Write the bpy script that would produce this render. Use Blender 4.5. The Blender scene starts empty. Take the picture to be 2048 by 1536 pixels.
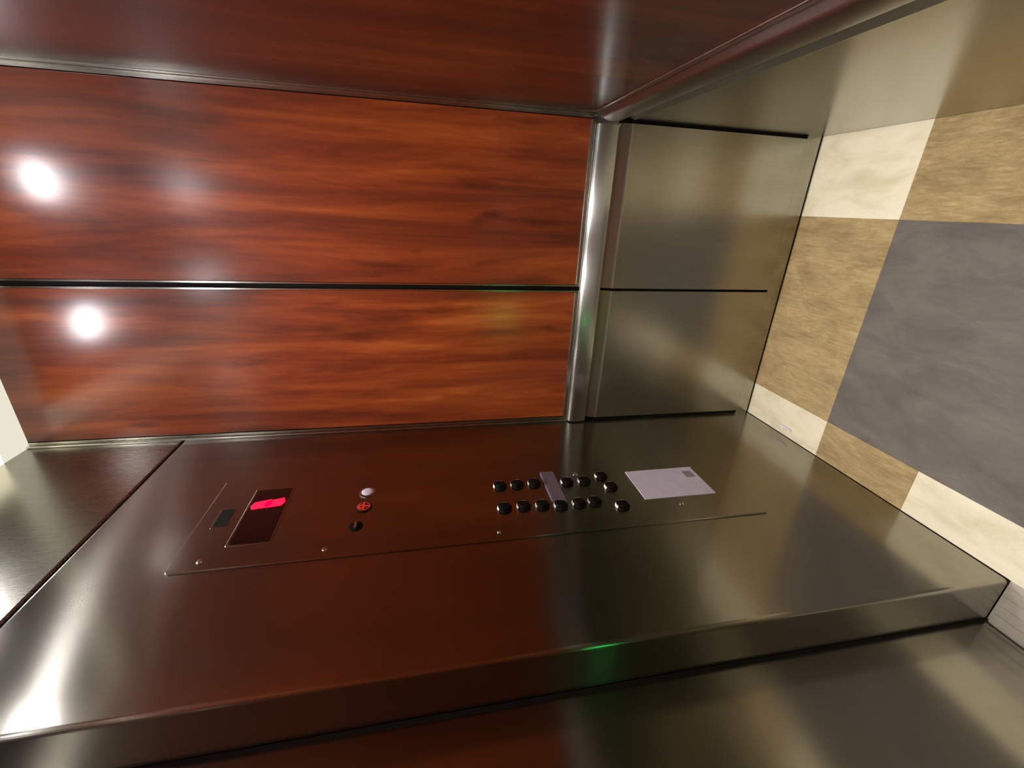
import bpy, bmesh, math, random
from mathutils import Matrix, Vector
random.seed(4)
C = bpy.context.scene.collection
SC = bpy.context.scene
S = 1.3                                   # metres per unit (unit = camera height over the floor)

def P(x, y, z): return Vector((x*S, y*S, (z+1)*S))

# ---------------------------------------------------------------- camera
cam_d = bpy.data.cameras.new('camera'); cam = bpy.data.objects.new('camera', cam_d); C.objects.link(cam)
cam_d.sensor_width = 36; cam_d.lens = 868*36/2048; cam_d.clip_start = 0.01
X = Vector((0.04287557, -0.1898454, -0.98087737))
Y = Vector((-0.9245252, -0.3796831, 0.033074))     # image down
Z = Vector((-0.37870151, 0.90542778, -0.19179599)) # view direction
M = Matrix((( X.x, -Y.x, -Z.x, 0), (X.y, -Y.y, -Z.y, 0), (X.z, -Y.z, -Z.z, S), (0, 0, 0, 1)))
cam.matrix_world = M
SC.camera = cam
# ---------------------------------------------------------------- world, exposure
w = bpy.data.worlds.new('world'); SC.world = w; w.use_nodes = True
w.node_tree.nodes['Background'].inputs[0].default_value = (0.02, 0.02, 0.02, 1)
w.node_tree.nodes['Background'].inputs[1].default_value = 0.2
vs = SC.view_settings
vs.view_transform = 'Standard'; vs.look = 'None'; vs.gamma = 1; vs.use_curve_mapping = False
vs.exposure = 0.0
SC.cycles.max_bounces = 10; SC.cycles.glossy_bounces = 8; SC.cycles.diffuse_bounces = 4
SC.cycles.sample_clamp_indirect = 6

# cab dimensions in units
XL, XR, YF, YB, ZC = -0.574, 0.205, 1.085, -0.22, 0.921
XD, YJ = -0.667, 0.395
LIGHTS = [(-0.345, 0.80), (0.010, 0.80), (-0.345, 0.08), (0.010, 0.08)]
LIGHT_W = 3.4
COVE = 0.82

def lamp(name, loc, size, power, col, spread):
    l = bpy.data.lights.new(name, 'AREA'); l.shape = 'DISK'; l.size = size; l.energy = power; l.color = col
    l.spread = math.radians(spread)
    o = bpy.data.objects.new(name, l); C.objects.link(o); o.location = loc
    return o
for x, y in LIGHTS:
    lamp('downlight_lamp', P(x, y, ZC-0.0105), 0.13, LIGHT_W, (1.0, 0.955, 0.89), 72)

# ---------------------------------------------------------------- materials
def new_mat(name):
    m = bpy.data.materials.new(name); m.use_nodes = True
    return m, m.node_tree.nodes, m.node_tree.links, m.node_tree.nodes['Principled BSDF']
def lin(r, g, b):
    f = lambda c: (c/255/12.92 if c/255 <= .04045 else ((c/255+.055)/1.055)**2.4)
    return (f(r), f(g), f(b), 1)
def coords(N, L, scale, kind='Object'):
    t = N.new('ShaderNodeTexCoord'); mp = N.new('ShaderNodeMapping'); mp.inputs['Scale'].default_value = scale
    L.new(t.outputs[kind], mp.inputs['Vector']); return mp.outputs['Vector']
def noise(N, L, vec, scale, detail=4, rough=.55, dist=0):
    n = N.new('ShaderNodeTexNoise'); n.inputs['Scale'].default_value = scale; n.inputs['Detail'].default_value = detail
    n.inputs['Roughness'].default_value = rough; n.inputs['Distortion'].default_value = dist
    L.new(vec, n.inputs['Vector']); return n.outputs['Fac']
def ramp(N, L, fac, stops):
    r = N.new('ShaderNodeValToRGB'); e = r.color_ramp.elements
    e[0].position, e[0].color = stops[0]; e[1].position, e[1].color = stops[-1]
    for p, c in stops[1:-1]:
        k = e.new(p); k.color = c
    L.new(fac, r.inputs['Fac']); return r.outputs['Color']
def mixc(N, L, a, b, fac, mode='MIX'):
    m = N.new('ShaderNodeMix'); m.data_type = 'RGBA'; m.blend_type = mode
    if isinstance(fac, float): m.inputs[0].default_value = fac
    else: L.new(fac, m.inputs[0])
    for s, v in ((6, a), (7, b)):
        if isinstance(v, tuple): m.inputs[s].default_value = v
        else: L.new(v, m.inputs[s])
    return m.outputs[2]
def bump(N, L, h, bsdf, strength, dist=.002):
    b = N.new('ShaderNodeBump'); b.inputs['Strength'].default_value = strength; b.inputs['Distance'].default_value = dist
    L.new(h, b.inputs['Height']); L.new(b.outputs['Normal'], bsdf.inputs['Normal'])
def vmath(N, L, a, b, op):
    m = N.new('ShaderNodeMath'); m.operation = op
    for i, v in enumerate((a, b)):
        if isinstance(v, (int, float)): m.inputs[i].default_value = v
        else: L.new(v, m.inputs[i])
    return m.outputs[0]

def wood():
    m, N, L, B = new_mat('cherry_wood')
    v1 = coords(N, L, (1, 1, .10)); v2 = coords(N, L, (1, 1, .04)); v3 = coords(N, L, (1, 1, .22))
    n1 = noise(N, L, v1, 13, 5, .6, .5)
    n2 = noise(N, L, v2, 70, 4, .6, .3)
    n3 = noise(N, L, v3, 14, 3, .5, .3)
    base = ramp(N, L, n1, [(.30, lin(92, 38, 19)), (.47, lin(136, 57, 24)), (.60, lin(166, 77, 31)), (.74, lin(200, 108, 46))])
    fine = ramp(N, L, n2, [(.30, (.80, .78, .76, 1)), (.6, (1, 1, 1, 1))])
    knots = ramp(N, L, n3, [(.26, (.45, .38, .34, 1)), (.40, (1, 1, 1, 1))])
    c = mixc(N, L, base, fine, .8, 'MULTIPLY'); c = mixc(N, L, c, knots, .9, 'MULTIPLY')
    # shade put into the colour: the wood is darkened where seen at a slant
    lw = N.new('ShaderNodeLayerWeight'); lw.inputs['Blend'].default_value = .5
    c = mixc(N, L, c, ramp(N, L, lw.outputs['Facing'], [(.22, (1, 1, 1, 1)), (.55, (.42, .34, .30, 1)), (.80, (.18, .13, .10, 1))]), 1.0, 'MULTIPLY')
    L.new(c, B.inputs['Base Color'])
    B.inputs['Specular IOR Level'].default_value = .16; B.inputs['Roughness'].default_value = .48; B.inputs['IOR'].default_value = 1.55
    B.inputs['Coat Weight'].default_value = 1.0; B.inputs['Coat Roughness'].default_value = .22; B.inputs['Coat IOR'].default_value = 1.52
    return m
def steel(name, col, rough, grain=(1, 1, 60), metallic=1.0, aniso=0.0, amt=.05, tan=(1,1,0)):
    m, N, L, B = new_mat(name)
    v = coords(N, L, grain); n = noise(N, L, v, 12, 3, .6)
    v2 = coords(N, L, (1, 1, 1)); n2 = noise(N, L, v2, 2.5, 2, .5)
    c = ramp(N, L, n, [(.3, tuple(k*.9 for k in col[:3])+(1,)), (.7, tuple(min(1, k*1.06) for k in col[:3])+(1,))])
    L.new(c, B.inputs['Base Color'])
    B.inputs['Metallic'].default_value = metallic
    r = vmath(N, L, vmath(N, L, n, amt*2, 'MULTIPLY'), rough-amt, 'ADD')
    r = vmath(N, L, r, vmath(N, L, n2, amt, 'MULTIPLY'), 'ADD')
    L.new(r, B.inputs['Roughness']); B.inputs['Anisotropic'].default_value = aniso
    if aniso:                              # brushed vertically: reflections spread along the wall
        g = N.new('ShaderNodeNewGeometry'); cr = N.new('ShaderNodeVectorMath'); cr.operation = 'CROSS_PRODUCT'
        L.new(g.outputs['Normal'], cr.inputs[0]); cr.inputs[1].default_value = (0, 0, 1)
        L.new(cr.outputs[0], B.inputs['Tangent'])
    return m
def brushed(name, col, r_iso, r_brush, mix, along=False, grain=(60, 60, 1)):
    """brushed sheet: a mirror-like lobe plus a lobe spread across the vertical grain"""
    m, N, L, B = new_mat(name)
    g = N.new('ShaderNodeNewGeometry'); cr = N.new('ShaderNodeVectorMath'); cr.operation = 'CROSS_PRODUCT'
    L.new(g.outputs['Normal'], cr.inputs[0]); cr.inputs[1].default_value = (0, 0, 1)
    v = coords(N, L, grain); n = noise(N, L, v, 10, 3, .6)
    c = ramp(N, L, n, [(.3, tuple(k*.95 for k in col[:3])+(1,)), (.7, tuple(min(1, k*1.04) for k in col[:3])+(1,))])
    B2 = N.new('ShaderNodeBsdfPrincipled'); mx = N.new('ShaderNodeMixShader'); mx.inputs[0].default_value = mix
    for b_, r, a in ((B, r_iso, 0.), (B2, r_brush, 1.)):
        L.new(c, b_.inputs['Base Color']); b_.inputs['Metallic'].default_value = 1; b_.inputs['Roughness'].default_value = r
        b_.inputs['Anisotropic'].default_value = a
    if along:                              # grain runs along the bar, reflections spread up and down
        cz = N.new('ShaderNodeCombineXYZ'); cz.inputs[2].default_value = 1; L.new(cz.outputs[0], B2.inputs['Tangent'])
    else: L.new(cr.outputs[0], B2.inputs['Tangent'])
    out = N['Material Output'] if 'Material Output' in N else [k for k in N if k.type == 'OUTPUT_MATERIAL'][0]
    L.new(B.outputs[0], mx.inputs[1]); L.new(B2.outputs[0], mx.inputs[2]); L.new(mx.outputs[0], out.inputs['Surface'])
    return m
def plain(name, col, rough=.5, metallic=0.0):
    m, N, L, B = new_mat(name)
    v = coords(N, L, (1, 1, 1)); n = noise(N, L, v, 40, 3)
    L.new(ramp(N, L, n, [(.3, tuple(k*.88 for k in col[:3])+(1,)), (.7, col)]), B.inputs['Base Color'])
    B.inputs['Roughness'].default_value = rough; B.inputs['Metallic'].default_value = metallic
    if rough >= .6: B.inputs['Specular IOR Level'].default_value = .08
    return m
def glow(name, col, strength):
    m, N, L, B = new_mat(name)
    B.inputs['Base Color'].default_value = (.02, .02, .02, 1); B.inputs['Roughness'].default_value = .3
    B.inputs['Emission Color'].default_value = col; B.inputs['Emission Strength'].default_value = strength
    return m
def tile(name, stops, relief, fine=1.0):
    m, N, L, B = new_mat(name)
    v = coords(N, L, (1.8, .8, 1), 'Object'); n = noise(N, L, v, 8*fine, 6, .62, .6)
    v2 = coords(N, L, (2.6, .7, 1)); n2 = noise(N, L, v2, 42*fine, 8, .68, .9)
    c = ramp(N, L, n, stops)
    d = ramp(N, L, n2, [(.33, (.80, .77, .72, 1)), (.55, (1, 1, 1, 1))])
    L.new(mixc(N, L, c, d, min(1., relief), 'MULTIPLY'), B.inputs['Base Color'])
    B.inputs['Roughness'].default_value = .55
    bump(N, L, n2, B, relief, .012)
    return m

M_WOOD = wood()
M_STEEL = steel('brushed_steel', (.375, .362, .308), .235, (60, 60, 1), 1.0, amt=.015)
M_COP = brushed('brushed_panel_steel', (.31, .295, .25), .145, .25, .62)
M_TRANSOM = steel('transom_steel', (.32, .31, .26), .27, (30, 30, 1), 1.0, amt=.008)
M_RAIL = brushed('rail_steel', (.44, .44, .425), .26, .30, .9, True, (1, 1, 60))
M_LIP = steel('edge_steel', (.46, .44, .39), .33, (1, 1, 60), .9)
M_CHROME = steel('polished_trim', (.62, .60, .54), .19, (1, 1, 1), 1.0, amt=.02)
M_DARK = plain('dark_recess', (.012, .010, .008, 1), .6)
M_PANELC = steel('ceiling_steel', (.22, .22, .18), .30, (1, 60, 1), .95)
M_CORE = plain('wall_core', (.05, .045, .04, 1), .7)
M_CREAM = tile('cream_tile', [(.3, lin(200, 188, 158)), (.5, lin(218, 208, 182)), (.7, lin(226, 217, 194))], .15)
M_TAN = tile('tan_tile', [(.3, lin(158, 134, 92)), (.5, lin(180, 155, 110)), (.7, lin(198, 172, 124))], .8)
M_GREY = tile('grey_tile', [(.3, lin(80, 73, 67)), (.5, lin(94, 86, 80)), (.7, lin(106, 98, 91))], .25)
M_GROUT = plain('grout', (.28, .25, .20, 1), .8)
M_COVE = glow('cove_diffuser', (1.0, .96, .78, 1), COVE)
M_COVE_L = glow('bright_cove_diffuser', (1.0, .93, .72, 1), 2.1)
M_BULB = glow('lamp_lens', (.98, .95, 1.0, 1), 70)
M_BLACK = plain('black_button', (.007, .005, .004, 1), .6)
M_SCREEN = plain('display_glass', (.012, .002, .002, 1), .12)
M_RED = glow('red_segment', (1.0, .0, .035, 1), 2.2)
M_JEWEL = glow('red_jewel', (1.0, .06, .02, 1), .45)
M_PAPER = plain('notice_paper', lin(214, 206, 222), .5)
M_LABEL = plain('label_metal', lin(118, 108, 118), .4, .3)
M_GLINT = plain('rim_glint', lin(235, 228, 215), .35, .1)  # pale tone stands in for the glint on the button bezels
M_SILL = plain('sill_aluminium', lin(190, 180, 168), .4, .25)
M_PRINT = plain('notice_print', lin(150, 142, 150), .5)
M_GREEN = glow('green_led', (.02, 1.0, .18, 1), 115)

# ---------------------------------------------------------------- mesh helpers
class MB:
    """collects boxes, profiles and discs in unit coordinates"""
    def __init__(s, f=None): s.round = False; s.bm = bmesh.new(); s.f = f or (lambda a, b, c: P(a, b, c))
    def box(s, a0, a1, b0, b1, c0, c1, bev=0, seg=2):
        vs = [s.bm.verts.new(s.f(a, b, c)) for a in (a0, a1) for b in (b0, b1) for c in (c0, c1)]
        F = [s.bm.faces.new([vs[i] for i in q]) for q in ((0,1,3,2), (4,6,7,5), (0,4,5,1), (2,3,7,6), (0,2,6,4), (1,5,7,3))]
        if bev:
            ed = {e for f in F for e in f.edges}
            bmesh.ops.bevel(s.bm, geom=list(ed), offset=bev*S, segments=seg, profile=.5, affect='EDGES')
        return s
    def prism(s, pts, a0, a1):
        """closed profile pts of (b, c) swept along a"""
        A = [s.bm.verts.new(s.f(a0, b, c)) for b, c in pts]; B = [s.bm.verts.new(s.f(a1, b, c)) for b, c in pts]
        n = len(pts); s.bm.faces.new(A); s.bm.faces.new(B[::-1])
        for i in range(n): s.bm.faces.new([A[i], A[(i+1) % n], B[(i+1) % n], B[i]])
        return s
    def rings(s, a, c, prof, n=28, axis=1):
        """turned shape about the wall normal at (a, c); prof = [(radius, depth)] ; axis 1 -> depth is b, 2 -> depth is c"""
        R = []; s.round = True
        for r, d in prof:
            R.append([s.bm.verts.new(s.f(a+r*math.cos(t*2*math.pi/n), d, c+r*math.sin(t*2*math.pi/n)) if axis == 1 else
                                     s.f(a+r*math.cos(t*2*math.pi/n), c+r*math.sin(t*2*math.pi/n), d)) for t in range(n)])
        for i in range(len(R)-1):
            for t in range(n): s.bm.faces.new([R[i][t], R[i][(t+1) % n], R[i+1][(t+1) % n], R[i+1][t]])
        s.bm.faces.new(R[0]); s.bm.faces.new(R[-1][::-1])
        return s
    def build(s, name, mat, parent=None, smooth=None):
        bmesh.ops.recalc_face_normals(s.bm, faces=s.bm.faces)
        me = bpy.data.meshes.new(name); s.bm.to_mesh(me); s.bm.free()
        me.materials.append(mat)
        if (s.round if smooth is None else smooth):      # flat sheets keep true face normals
            for p in me.polygons: p.use_smooth = True
            me.set_sharp_from_angle(angle=math.radians(35))
        o = bpy.data.objects.new(name, me); C.objects.link(o)
        if parent is not None:
            o.parent = parent
            o.matrix_parent_inverse = Matrix.Translation(-parent.location)
        return o
def tag(o, label=None, cat=None, group=None, kind=None):
    if label: o['label'] = label
    if cat: o['category'] = cat
    if group: o['group'] = group
    if kind: o['kind'] = kind
    return o
def thing(name, loc, label, cat, group=None):
    o = bpy.data.objects.new(name, None); C.objects.link(o); o.location = loc; o.empty_display_size = .05
    return tag(o, label, cat, group)

# wall frames: (u along the wall, v out of the wall into the cab, z)
FRONT = lambda u, v, z: P(u, YF-v, z)
RIGHT = lambda u, v, z: P(XR-v, u, z)
BACK = lambda u, v, z: P(u, YB+v, z)
LEFT = lambda u, v, z: P(XL+v, u, z)

# ---------------------------------------------------------------- panelled walls
ZW0, ZS1 = -0.386, -0.4535            # wood bottom, lower steel top
def panelled(name, F, u0, u1, seam, e0=.013, e1=.013, g0=.010, g1=.018):
    wll = MB(F).box(u0, u1, -.06, -.012, -1, ZC+.03).build(name, M_CORE)
    tag(wll, kind='structure')
    g = .009
    for a, b in ((u0+e0, seam-g), (seam+g, u1-e1)):
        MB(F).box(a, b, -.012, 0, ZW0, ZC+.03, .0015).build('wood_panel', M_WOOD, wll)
        MB(F).box(a, b, -.012, .003, ZW0-.011, ZW0, .0018).build('bottom_trim', M_CHROME, wll)
    # bright channel in the seam between the wood panels and the corner angles
    s = seam
    ch = MB(lambda a, b, c: F(b, c, a))
    ch.prism([(s-g, -.012), (s-g, .0018), (s-g+.0035, .0018), (s-g+.0035, -.005), (s+g-.0035, -.005), (s+g-.0035, .0018), (s+g, .0018), (s+g, -.012)], ZW0-.011, ZC+.03)
    ch.build('seam_channel', M_CHROME, wll)
    MB(F).box(s-.0052, s+.0052, -.0048, -.0030, ZW0-.011, ZC+.03).build('seam_insert', M_BLACK, wll)
    for a, sg in ((u0, 1), (u1, -1)):
        ch = MB(lambda aa, b, c: F(b, c, aa))
        ch.prism([(a, -.012), (a, .001), (a+sg*.0040, .001), (a+sg*.0040, -.006), (a+sg*.009, -.006), (a+sg*.009, .0018), (a+sg*.012, .0018), (a+sg*.012, -.012)], ZW0-.011, ZC+.03)
        ch.build('corner_channel', M_CHROME, wll)
    # recess behind the rail
    MB(F).box(u0, u1, -.012, .0005, ZS1+.0005, ZW0-.0115).build('rail_recess', M_LIP, wll)
    # lower steel panels with a sloped top lip
    gg = .0035
    for a, b in ((u0+g0, u0+g0-.006), (u1-g1+.006, u1-g1)):
        MB(F).box(min(a, b)-.004, max(a, b)+.004, -.012, .002, -.952, ZS1).build('corner_shadow', M_DARK, wll)  # black strip paints the shade inside the corner joint
    for a, b in ((u0+g0, s-gg), (s+gg, u1-g1)):
        z0, z1 = -.952, ZS1
        MB(F).prism([(-.012, z0), (.0115, z0), (.0115, z1-.030), (.011, z1-.031), (-.012, z1-.031)], a, b).build('steel_panel', M_STEEL, wll)
        MB(F).prism([(-.012, z1-.031), (.0116, z1-.031), (.0122, z1-.029), (.0030, z1-.0015), (.001, z1), (-.012, z1)], a, b).build('panel_lip', M_LIP, wll)
    # kick plate
    k = MB(F).prism([(-.012, -.9935), (.0085, -.9935), (.0110, -.984), (.0115, -.975), (.0115, -.9522), (-.012, -.9522)], u0, u1)
    k.build('kick_plate', M_STEEL, wll)
    MB(F).box(u0, u1, -.012, .006, -1, -.9935).build('toe_shadow', M_DARK, wll)  # dark strip draws the shadow line under the kick plate
    # hand rail bar: convex face, carried on three pads
    pts = [(0.0, -.450), (.012, -.450)]
    for i in range(1, 20):
        t = i/20*2-1; zz = -.42425+.02575*t
        pts.append((.009+.0120*math.sqrt(1-.85*t*t), zz))
    pts += [(.012, -.3985), (0.0, -.3985)]
    return wll, pts
def rail(F, pts, u0, u1, wl, label):
    c = F((u0+u1)/2, 0, -.423)
    r = thing('handrail', c, label, 'handrail', None)
    MB(F).prism([(b, z) for b, z in pts], u0, u1).build('bar', M_RAIL, r, True)
    for t in (.08, .5, .92):
        u = u0+(u1-u0)*t
        MB(F).box(u-.012, u+.012, -.006, .002, -.44, -.406).build('mounting_pad', M_RAIL, r)
    return r

wall_front, pr = panelled('wall_front', FRONT, XL, XR, -.191)
rail(FRONT, pr, XL+.004, XR-.024, wall_front, 'broad brushed metal handrail band crossing the middle of the centre wood wall')
wall_right, pr = panelled('wall_right', RIGHT, YB, YF, .27, g0=.018)
rail(RIGHT, pr, YB+.03, YF-.026, wall_right, 'dark handrail band on the side wall at the upper right, running into the corner')
wall_back, pr = panelled('wall_back', BACK, XL, XR, -.191)
rail(BACK, pr, XL+.004, XR-.024, wall_back, 'handrail band on the wall behind the viewer')

# ---------------------------------------------------------------- left wall: steel front return, transom, far jamb
wl = MB(LEFT).box(YJ+.03, YF, -.14, -.012, -1, ZC+.03).build('wall_left', M_CORE)
tag(wl, kind='structure')
ZT = .600
pb = MB()
pb.box(XD, XL, YJ, YF, -1, ZT-.0015, .0065, 5)
pb.build('return_panel', M_COP, wl)
MB(LEFT).box(YJ+.01, YF, -.014, -.006, ZT-.004, ZT+.006).build('shadow_gap', M_DARK, wl)
MB().box(XD, XL, YB, YF, ZT+.0015, ZC+.03, .003).build('transom_panel', M_TRANSOM, wl)
MB().box(XD, XL, YB, -.165, -1, ZT-.0015, .0045).build('jamb_panel', M_COP, wl)
MB(LEFT).box(YF-.010, YF-.0005, 0, .0055, ZW0-.011, ZC+.03, .0015).build('corner_angle', M_CHROME, wl)
MB().box(XD-.12, XD-.04, YB, YF, ZT, ZC+.03).build('header_core', M_CORE, wl)
# sliding door behind the return
d = MB().box(XD-.030, XD-.002, -.24, YJ+.04, -.993, ZT+.06, .002).build('door_1', M_COP)
tag(d, kind='structure')
MB().box(XD-.0025, XD+.004, YJ-.0045, YJ-.0005, -.99, ZT-.0015).build('door_gasket', M_DARK, d)

# ---------------------------------------------------------------- floor
fl = MB().box(XL-.02, XR, YB, YF, -1.06, -1.008).build('floor', M_GROUT)
tag(fl, kind='structure')
xs = [XL, -.475, -.2325, .0085, XR]
ys = [YF, .815, .590, .362, .134, -.094, YB]
cols = {(0, 0): 'c', (1, 0): 't', (2, 0): 't', (3, 0): 'c', (0, 1): 't', (0, 2): 'c', (0, 3): 'c', (0, 4): 't', (0, 5): 'c',
        (3, 1): 't', (3, 2): 'c', (3, 3): 't', (3, 4): 'c', (3, 5): 'c', (1, 5): 't', (2, 5): 't'}
for i in range(4):
    for j in range(6):
        k = cols.get((i, j), 'g'); g = .00004 if k == 'g' else .0001; bv = .0003
        m = {'c': M_CREAM, 't': M_TAN, 'g': M_GREY}[k]
        MB().box(xs[i]+g, xs[i+1]-g, ys[j+1]+g, ys[j]-g, -1.008, -1+random.uniform(-.0001, .0001)*(k != 'g'), .0 if k == 'g' else .0003, 1).build('floor_tile', m, fl)
sill = MB()
sill.box(XD-.03, XL, -.165, YJ, -1.06, -1.001)
sill.build('door_sill', M_SILL, fl)
for q in range(4):
    MB().box(XD+.012+q*.02, XD+.019+q*.02, -.16, YJ-.004, -1.001, -.9992, .0005, 1).build('sill_rib', M_SILL, fl)

# ---------------------------------------------------------------- ceiling
ce = MB().box(XD-.1, XR+.06, YB-.06, YF+.06, ZC+.03, ZC+.08).build('ceiling', M_CORE)
tag(ce, kind='structure')
IX0, IX1, IY0, IY1 = -.506, .135, -.14, 1.003
def strip(x0, x1, y0, y1, m=M_COVE): MB().box(x0, x1, y0, y1, ZC+.002, ZC+.03).build('cove_diffuser', m, ce)
strip(XL, IX0, YB, YF-.07, M_COVE_L); strip(XL, IX0, YF-.07, YF); strip(IX1, XR, YB, YF); strip(IX0, IX1, IY1, YF); strip(IX0, IX1, YB, IY0)
mid = (IX0+IX1)/2; my = (IY0+IY1)/2
for a in ((IX0, mid-.001), (mid+.001, IX1)):
    for b in ((IY0, my-.001), (my+.001, IY1)):
        MB().box(a[0], a[1], b[0], b[1], ZC-.006, ZC+.03, .002).build('ceiling_panel', M_PANELC, ce)
names = ['recessed round ceiling downlight nearest the control panel and the centre wall', 'recessed round ceiling downlight nearest the centre wall and the right wall',
         'recessed round ceiling downlight by the door at the back', 'recessed round ceiling downlight by the right wall at the back']
for (x, y), nm in zip(LIGHTS, names):
    t = thing('downlight', P(x, y, ZC-.006), nm, 'ceiling light', 'recessed downlights in the ceiling')
    rr = MB()
    n = 32; prof = [(.046, ZC-.0062), (.046, ZC-.009), (.056, ZC-.0085), (.058, ZC-.0062)]
    R = [[rr.bm.verts.new(P(x+r*math.cos(k*2*math.pi/n), y+r*math.sin(k*2*math.pi/n), z)) for k in range(n)] for r, z in prof]
    for i in range(4):
        for k in range(n): rr.bm.faces.new([R[i][k], R[i][(k+1) % n], R[(i+1) % 4][(k+1) % n], R[(i+1) % 4][k]])
    rr.build('trim_ring', M_CHROME, t, True)
    MB().rings(x, y, [(.045, ZC-.0061), (.045, ZC-.0072), (.042, ZC-.0078)], 32, 2).build('lens', M_BULB, t)

# ---------------------------------------------------------------- car operating panel on the left wall
cop = thing('control_panel', P(XL, .75, -.13), 'tall brushed steel elevator control panel with red floor display and round black buttons', 'control panel')
def rrect(a0, a1, c0, c1, r, n=6):
    pts = []
    for cx, cy, s0 in ((a1-r, c1-r, 0), (a0+r, c1-r, 1), (a0+r, c0+r, 2), (a1-r, c0+r, 3)):
        for i in range(n+1):
            t = (s0+i/n)*math.pi/2; pts.append((cx+r*math.cos(t), cy+r*math.sin(t)))
    return pts
def plate(a0, a1, c0, c1, d0, d1, r, name, mat, parent, cham=.0012):
    """rounded plate on the left wall: u range, z range, depth d0..d1"""
    b = MB(LEFT)
    o = rrect(a0, a1, c0, c1, r); i_ = rrect(a0+cham, a1-cham, c0+cham, c1-cham, max(r-cham, .0004))
    A = [b.bm.verts.new(LEFT(u, d0, z)) for u, z in o]; B = [b.bm.verts.new(LEFT(u, d1-cham*.7, z)) for u, z in o]
    D = [b.bm.verts.new(LEFT(u, d1, z)) for u, z in i_]; n = len(o)
    for Q, R in ((A, B), (B, D)):
        for k in range(n): b.bm.faces.new([Q[k], Q[(k+1) % n], R[(k+1) % n], R[k]])
    b.bm.faces.new(A); b.bm.faces.new(D[::-1])
    return b.build(name, mat, parent)
plate(.621, .877, -.694, .427, -.001, .0030, .006, 'face_plate', M_COP, cop, .0016)
V0 = .0030
# camera slot and display
fr = plate(.724, .781, .3715, .4005, V0-.002, V0+.0006, .002, 'slot_frame', M_COP, cop, .0006)
plate(.7275, .7775, .3745, .3975, V0-.002, V0+.0010, .002, 'slot_window', M_DARK, cop, .0003)
plate(.671, .838, .281, .356, V0-.002, V0+.0012, .003, 'display_frame', M_COP, cop, .0012)
disp = plate(.675, .834, .285, .352, V0-.002, V0+.0018, .003, 'display_screen', M_SCREEN, cop, .0003)
for z0, z1, du in ((.2875, .3250, 0), (.3110, .3495, -.0025)):
    b = MB(lambda a, bb, c: LEFT(bb, a, c))
    b.prism([(.788+du, z0), (.776+du, z0+.005), (.774+du-.002, z1-.005), (.785+du-.003, z1), (.797+du-.003, z1-.005), (.801+du, z0+.005)], V0+.0018, V0+.0026)
    b.build('digit_segment', M_RED, disp, False)
# key switches and the red lamp
def ring(u, z, r, h, mat, name, parent, dome=0):
    return MB(LEFT).rings(u, z, [(r, V0-.001), (r, V0+h*.7), (r*.9, V0+h), (r*.45, V0+h+dome), (.0008, V0+h+dome*1.2)], 28, 1).build(name, mat, parent)
k1 = ring(.799, .130, .0175, .0022, M_RAIL, 'round_button', cop); ring(.799, .130, .0125, .0034, M_PAPER, 'button_face', k1, .0006)
k2 = ring(.751, .133, .0165, .0016, M_BLACK, 'lamp_bezel', cop)
ring(.751, .133, .0140, .0024, plain('dark_red_lens', (.16, .008, .004, 1), .2), 'lamp_lens', k2)
# fire fighter's sign on the red lens: ring, bar and hook
b = MB(LEFT)
for k in range(18):
    t0, t1 = k/18*2*math.pi, (k+.8)/18*2*math.pi
    for r0, r1 in ((.0108, .0128),):
        q = [(.751+r*math.cos(t), V0+.0030, .133+r*math.sin(t)) for r, t in ((r0, t0), (r1, t0), (r1, t1), (r0, t1))]
        b.bm.faces.new([b.bm.verts.new(LEFT(*p)) for p in q])
b.box(.741, .761, V0+.0024, V0+.0031, .1315, .1345); b.box(.7495, .7525, V0+.0024, V0+.0031, .122, .131)
b.box(.7445, .7475, V0+.0024, V0+.0031, .135, .143); b.box(.753, .756, V0+.0024, V0+.0031, .135, .1425); b.box(.7475, .753, V0+.0024, V0+.0031, .140, .143)
b.build('lamp_sign', M_JEWEL, k2, False)
k3 = ring(.695, .141, .0130, .0018, M_BLACK, 'key_switch', cop); 
MB(LEFT).box(.687, .703, V0, V0+.0055, .1385, .1435, .001).build('key_slot', M_CHROME, k3)
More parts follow.
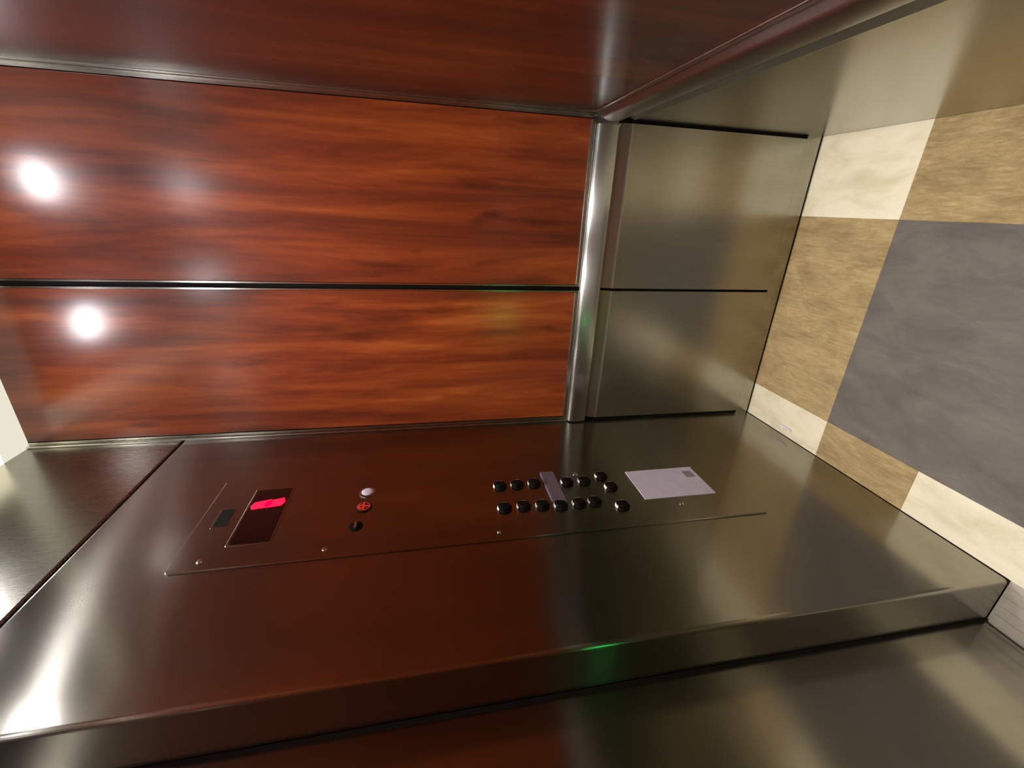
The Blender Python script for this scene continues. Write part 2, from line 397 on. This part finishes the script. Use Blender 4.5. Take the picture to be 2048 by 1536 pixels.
# floor buttons
BT = [(.783, -.150), (.783, -.188), (.783, -.227), (.778, -.302), (.777, -.342), (.790, -.388), (.748, -.395),
      (.708, -.147), (.708, -.187), (.706, -.226), (.700, -.264), (.702, -.304), (.703, -.339), (.682, -.393)]
for u, z in BT:
    kb = MB(LEFT).rings(u, z, [(.0150, V0-.001), (.0150, V0+.0030), (.0138, V0+.0048), (.0122, V0+.0048), (.0120, V0+.0030), (.001, V0+.0030)], 24, 1).build('floor_button', M_BLACK, cop)
    MB(LEFT).rings(u, z, [(.0112, V0+.002), (.0112, V0+.0068), (.0100, V0+.0082), (.005, V0+.0086), (.0008, V0+.0086)], 24, 1).build('button_cap', M_BLACK, kb)
    b = MB(LEFT)     # pale crescent paints the light caught on the bezel's upper side
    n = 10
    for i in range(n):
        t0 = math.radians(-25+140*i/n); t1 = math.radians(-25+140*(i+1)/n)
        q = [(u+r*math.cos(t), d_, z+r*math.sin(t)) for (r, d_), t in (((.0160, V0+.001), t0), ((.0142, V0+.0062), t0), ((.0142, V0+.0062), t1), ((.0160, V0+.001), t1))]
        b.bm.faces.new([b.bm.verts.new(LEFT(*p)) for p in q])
    b.build('bezel_glint', M_GLINT, kb)
lp = plate(.706, .822, -.281, -.249, V0-.001, V0+.0040, .003, 'label_plate', M_LABEL, cop, .0015)
for u, z, r in ((.641, .382, .0050), (.641, .186, .0045), (.641, -.124, .004), (.672, -.523, .0055), (.806, -.330, .0062)):
    sc = MB(LEFT).rings(u, z, [(r, V0-.001), (r, V0+.0010), (r*.75, V0+.0028), (r*.3, V0+.0034), (.0004, V0+.0035)], 18, 1).build('screw', M_CHROME, cop)

pp = thing('notice', P(XL, .748, -.54), 'pale lavender paper notice stuck below the black buttons', 'notice')
nt = plate(.696, .801, -.622, -.452, V0+.0002, V0+.0012, .0012, 'sheet', M_PAPER, pp, .0003)
b = MB(LEFT)
b.box(.760, .785, V0+.0010, V0+.0014, -.612, -.590)
b.build('printed_mark', M_PRINT, nt, False)

# small fleck on the cream corner tile
f = MB().box(-.5535, -.5475, .905, .945, -.9998, -.996, .001).build('scrap', M_PAPER)
tag(f, 'tiny white scrap lying on the cream corner tile', 'scrap')

# green pilot lamp of the door's safety edge, on the far jamb
gl = MB().box(XL+.001, XL+.006, -.184, -.176, -.45, -.40, .001).build('door_indicator', M_GREEN)
tag(gl, 'small green indicator light on the far door jamb', 'indicator light')
